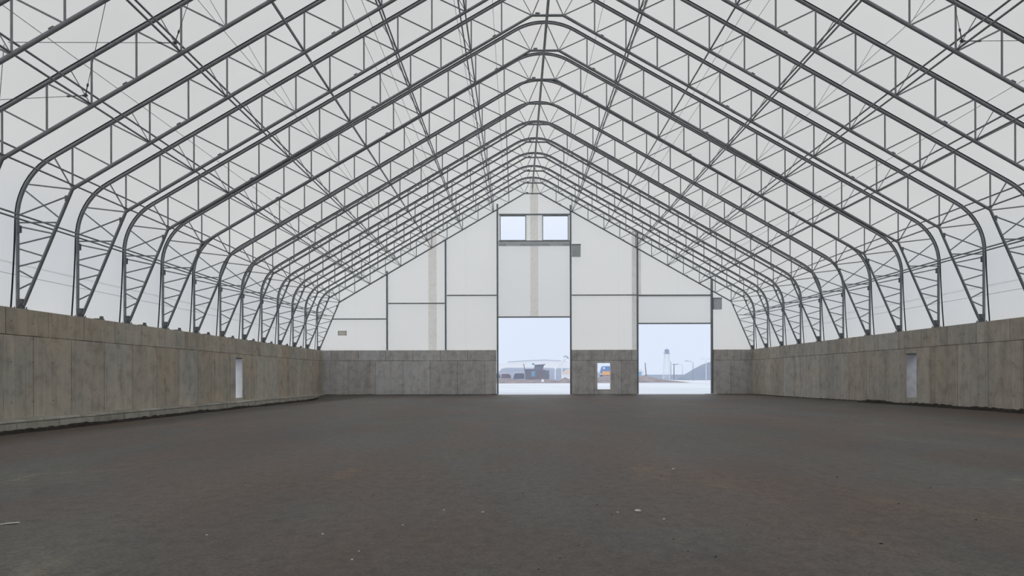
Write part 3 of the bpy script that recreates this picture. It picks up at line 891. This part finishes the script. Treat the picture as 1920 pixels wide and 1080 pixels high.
# poles
def pole(px0, py0, px1, py1, Y, r, label, mat='wood', arm=None, lamp=None, name='utility_pole', cat='pole'):
    a, b = P(px0, py0, Y), P(px1, py1, Y)
    e = empty(name, a)
    MB().tube([a, b], r, 7, r * .75).build('pole', M[mat], e)
    if arm:
        for pts in arm: MB().tube([P(x, y, Y) for x, y in pts], r * .6, 6).build('arm', M[mat], e)
    if lamp:
        for x, y in lamp:
            v = P(x, y, Y); g = MB(); g.box((v.x - .5, Y - .2, v.z - .1), (v.x + .5, Y + .2, v.z + .12)); g.build('lamp_head', M[mat], e)
    place(e); tag(e, label, cat)
pole(1212, 711.5, 1209.7, 680.5, 260, .2, 'leaning wooden pole just left of the watchtower')
pole(1258, 712, 1258, 678, 330, .16, 'thin plain pole close beside the watchtower', 'slate')
pole(1263.7, 712.5, 1263.7, 682.5, 300, .24, 'dark wooden pole with a crossarm right of the watchtower', 'wood', [[(1260.8, 683.2), (1269.5, 683.2)]], None)
pole(1299.3, 714, 1299.3, 680, 300, .13, 'street lamp whose arm reaches left above the spoil heap', 'slate', [[(1299.3, 680), (1296, 678), (1288, 677)]], [(1287, 677)], 'street_lamp', 'street lamp')
pole(1324, 716, 1324, 674, 250, .13, 'pale double armed street lamp in front of the spoil heap', 'white_metal', [[(1318, 672.5), (1324, 674.5), (1330, 672.5)]], [(1317, 672.3), (1331, 672.3)], 'street_lamp', 'street lamp')
pole(1280, 711, 1280, 685, 380, .1, 'faint distant street lamp between the dark pole and spoil heap', 'slate', [[(1280, 685), (1272, 682.5)]], [(1271, 682.5)], 'street_lamp', 'street lamp')
pole(1341, 715, 1341, 690, 300, .1, 'short pale post at the right edge of the lower right doorway', 'white_metal', name='marker_post')
# white tent with a blue front at the left edge
Y = 262
e = empty('white_tent', P(1200, 709, Y))
p = [P(a, b, Y) for a, b in ((1188, 710), (1207.5, 710), (1207.5, 697), (1200, 692), (1188, 695))]
MB().prism([(v.x, v.z) for v in p], Y, Y + 6).build('tent', M['cloth_white'], e)
p = [P(a, b, Y) for a, b in ((1197.5, 704.5), (1202.5, 704.5), (1202.5, 697), (1197.5, 697))]
MB().prism([(v.x, v.z) for v in p], Y - .15, Y).build('blue_front', M['sky_blue'], e)
place(e); tag(e, 'white tent with a blue front at the left of the lower right doorway', 'tent')

# through the small opening: orange and blue lorry on a rubble heap
mound([(1105, 719), (1118, 709), (1132, 704.5), (1150, 704), (1160, 710), (1170, 719)], 225, 9, 'grey rubble heap seen through the small opening in the far wall', 'rubble_heap', 'berm', -.1, 11.0)
Y = 240
e = empty('lorry', P(1135, 704, Y))
def pr(poly, y0, y1): return MB().prism([(P(a, b, Y).x, P(a, b, Y).z) for a, b in poly], y0, y1)
pr([(1128.5, 703.3), (1150, 703.3), (1150, 696.2), (1129.5, 696.2), (1128, 700)], Y - 1.2, Y + 1.2).build('dump_body', M['orange'], e)
_c = pr([(1126, 696.2), (1146, 696.2), (1146, 688), (1140, 686.5), (1129, 686.8), (1127.3, 690)], Y - 1.0, Y + 1.2); cab = _c.build('cab', M['blue'], e)
pr([(1125, 699.5), (1129, 699.5), (1129, 696), (1125, 696)], Y - 1.1, Y + 1.0).build('bonnet', M['blue'], e)
pr([(1129.5, 692), (1133.5, 692), (1133.5, 688.4), (1130.2, 688.4)], Y - 1.05, Y - 1.0).build('window', M['cloth_white'], cab)
pr([(1124.5, 706), (1149, 706), (1149, 703.3), (1124.5, 703.3)], Y - .8, Y + .8).build('chassis', M['slate'], e)
for px in (1127.5, 1138, 1145):
    c = P(px, 705.8, Y)
    MB().tube([(c.x, Y - 1.15, c.z), (c.x, Y - .75, c.z)], .5, 14).build('wheel', M['tyre'], e)
place(e); tag(e, 'orange and blue lorry seen through the small opening in the far wall', 'lorry')

# haze over the yard
g = MB(); g.box((-500, 92, -.5), (800, 515, 45)); o = g.build('haze', volume_mat(.0019, (.70, .80, 1.0)))
tag(o, 'pale blue haze hanging over the yard outside', 'haze', None, 'stuff')

# ------------------------------------------------------------------ sky
w = bpy.data.worlds.new('overcast_sky'); S.world = w; w.use_nodes = True
nt = w.node_tree; nt.nodes.clear()
out = nt.nodes.new('ShaderNodeOutputWorld'); bg = nt.nodes.new('ShaderNodeBackground')
tc = nt.nodes.new('ShaderNodeTexCoord'); sp = nt.nodes.new('ShaderNodeSeparateXYZ'); rp = nt.nodes.new('ShaderNodeValToRGB')
nt.links.new(tc.outputs['Generated'], sp.inputs[0]); nt.links.new(sp.outputs['Z'], rp.inputs[0])
rp.color_ramp.elements[0].position = 0.10; rp.color_ramp.elements[0].color = (.655, .755, .96, 1)
rp.color_ramp.elements[1].position = .36; rp.color_ramp.elements[1].color = (1.10, 1.12, 1.15, 1)
nt.links.new(rp.outputs[0], bg.inputs[0]); bg.inputs[1].default_value = 1.0
nt.links.new(bg.outputs[0], out.inputs[0])

# ------------------------------------------------------------------ camera
cam = bpy.data.cameras.new('camera'); co = bpy.data.objects.new('camera', cam); COL.objects.link(co)
co.location = (0, 0, CAMZ)
co.rotation_euler = (Matrix.Rotation(PI / 2, 4, 'X') @ Matrix.Rotation(-ROLL, 4, 'Z')).to_euler()
cam.sensor_width = 36; cam.sensor_fit = 'HORIZONTAL'
cam.lens = F / 1920 * 36
cam.shift_x = (960 - VPX) / 1920; cam.shift_y = (VPY - 540) / 1920
cam.clip_start = .1; cam.clip_end = 4000
S.camera = co

S.view_settings.view_transform = 'Standard'; S.view_settings.look = 'None'
S.view_settings.exposure = 0.0; S.view_settings.gamma = 1.0; S.view_settings.use_curve_mapping = False
S.cycles.use_denoising = True
S.cycles.max_bounces = 8; S.cycles.diffuse_bounces = 6; S.cycles.transmission_bounces = 6; S.cycles.volume_bounces = 3
S.cycles.transparent_max_bounces = 8
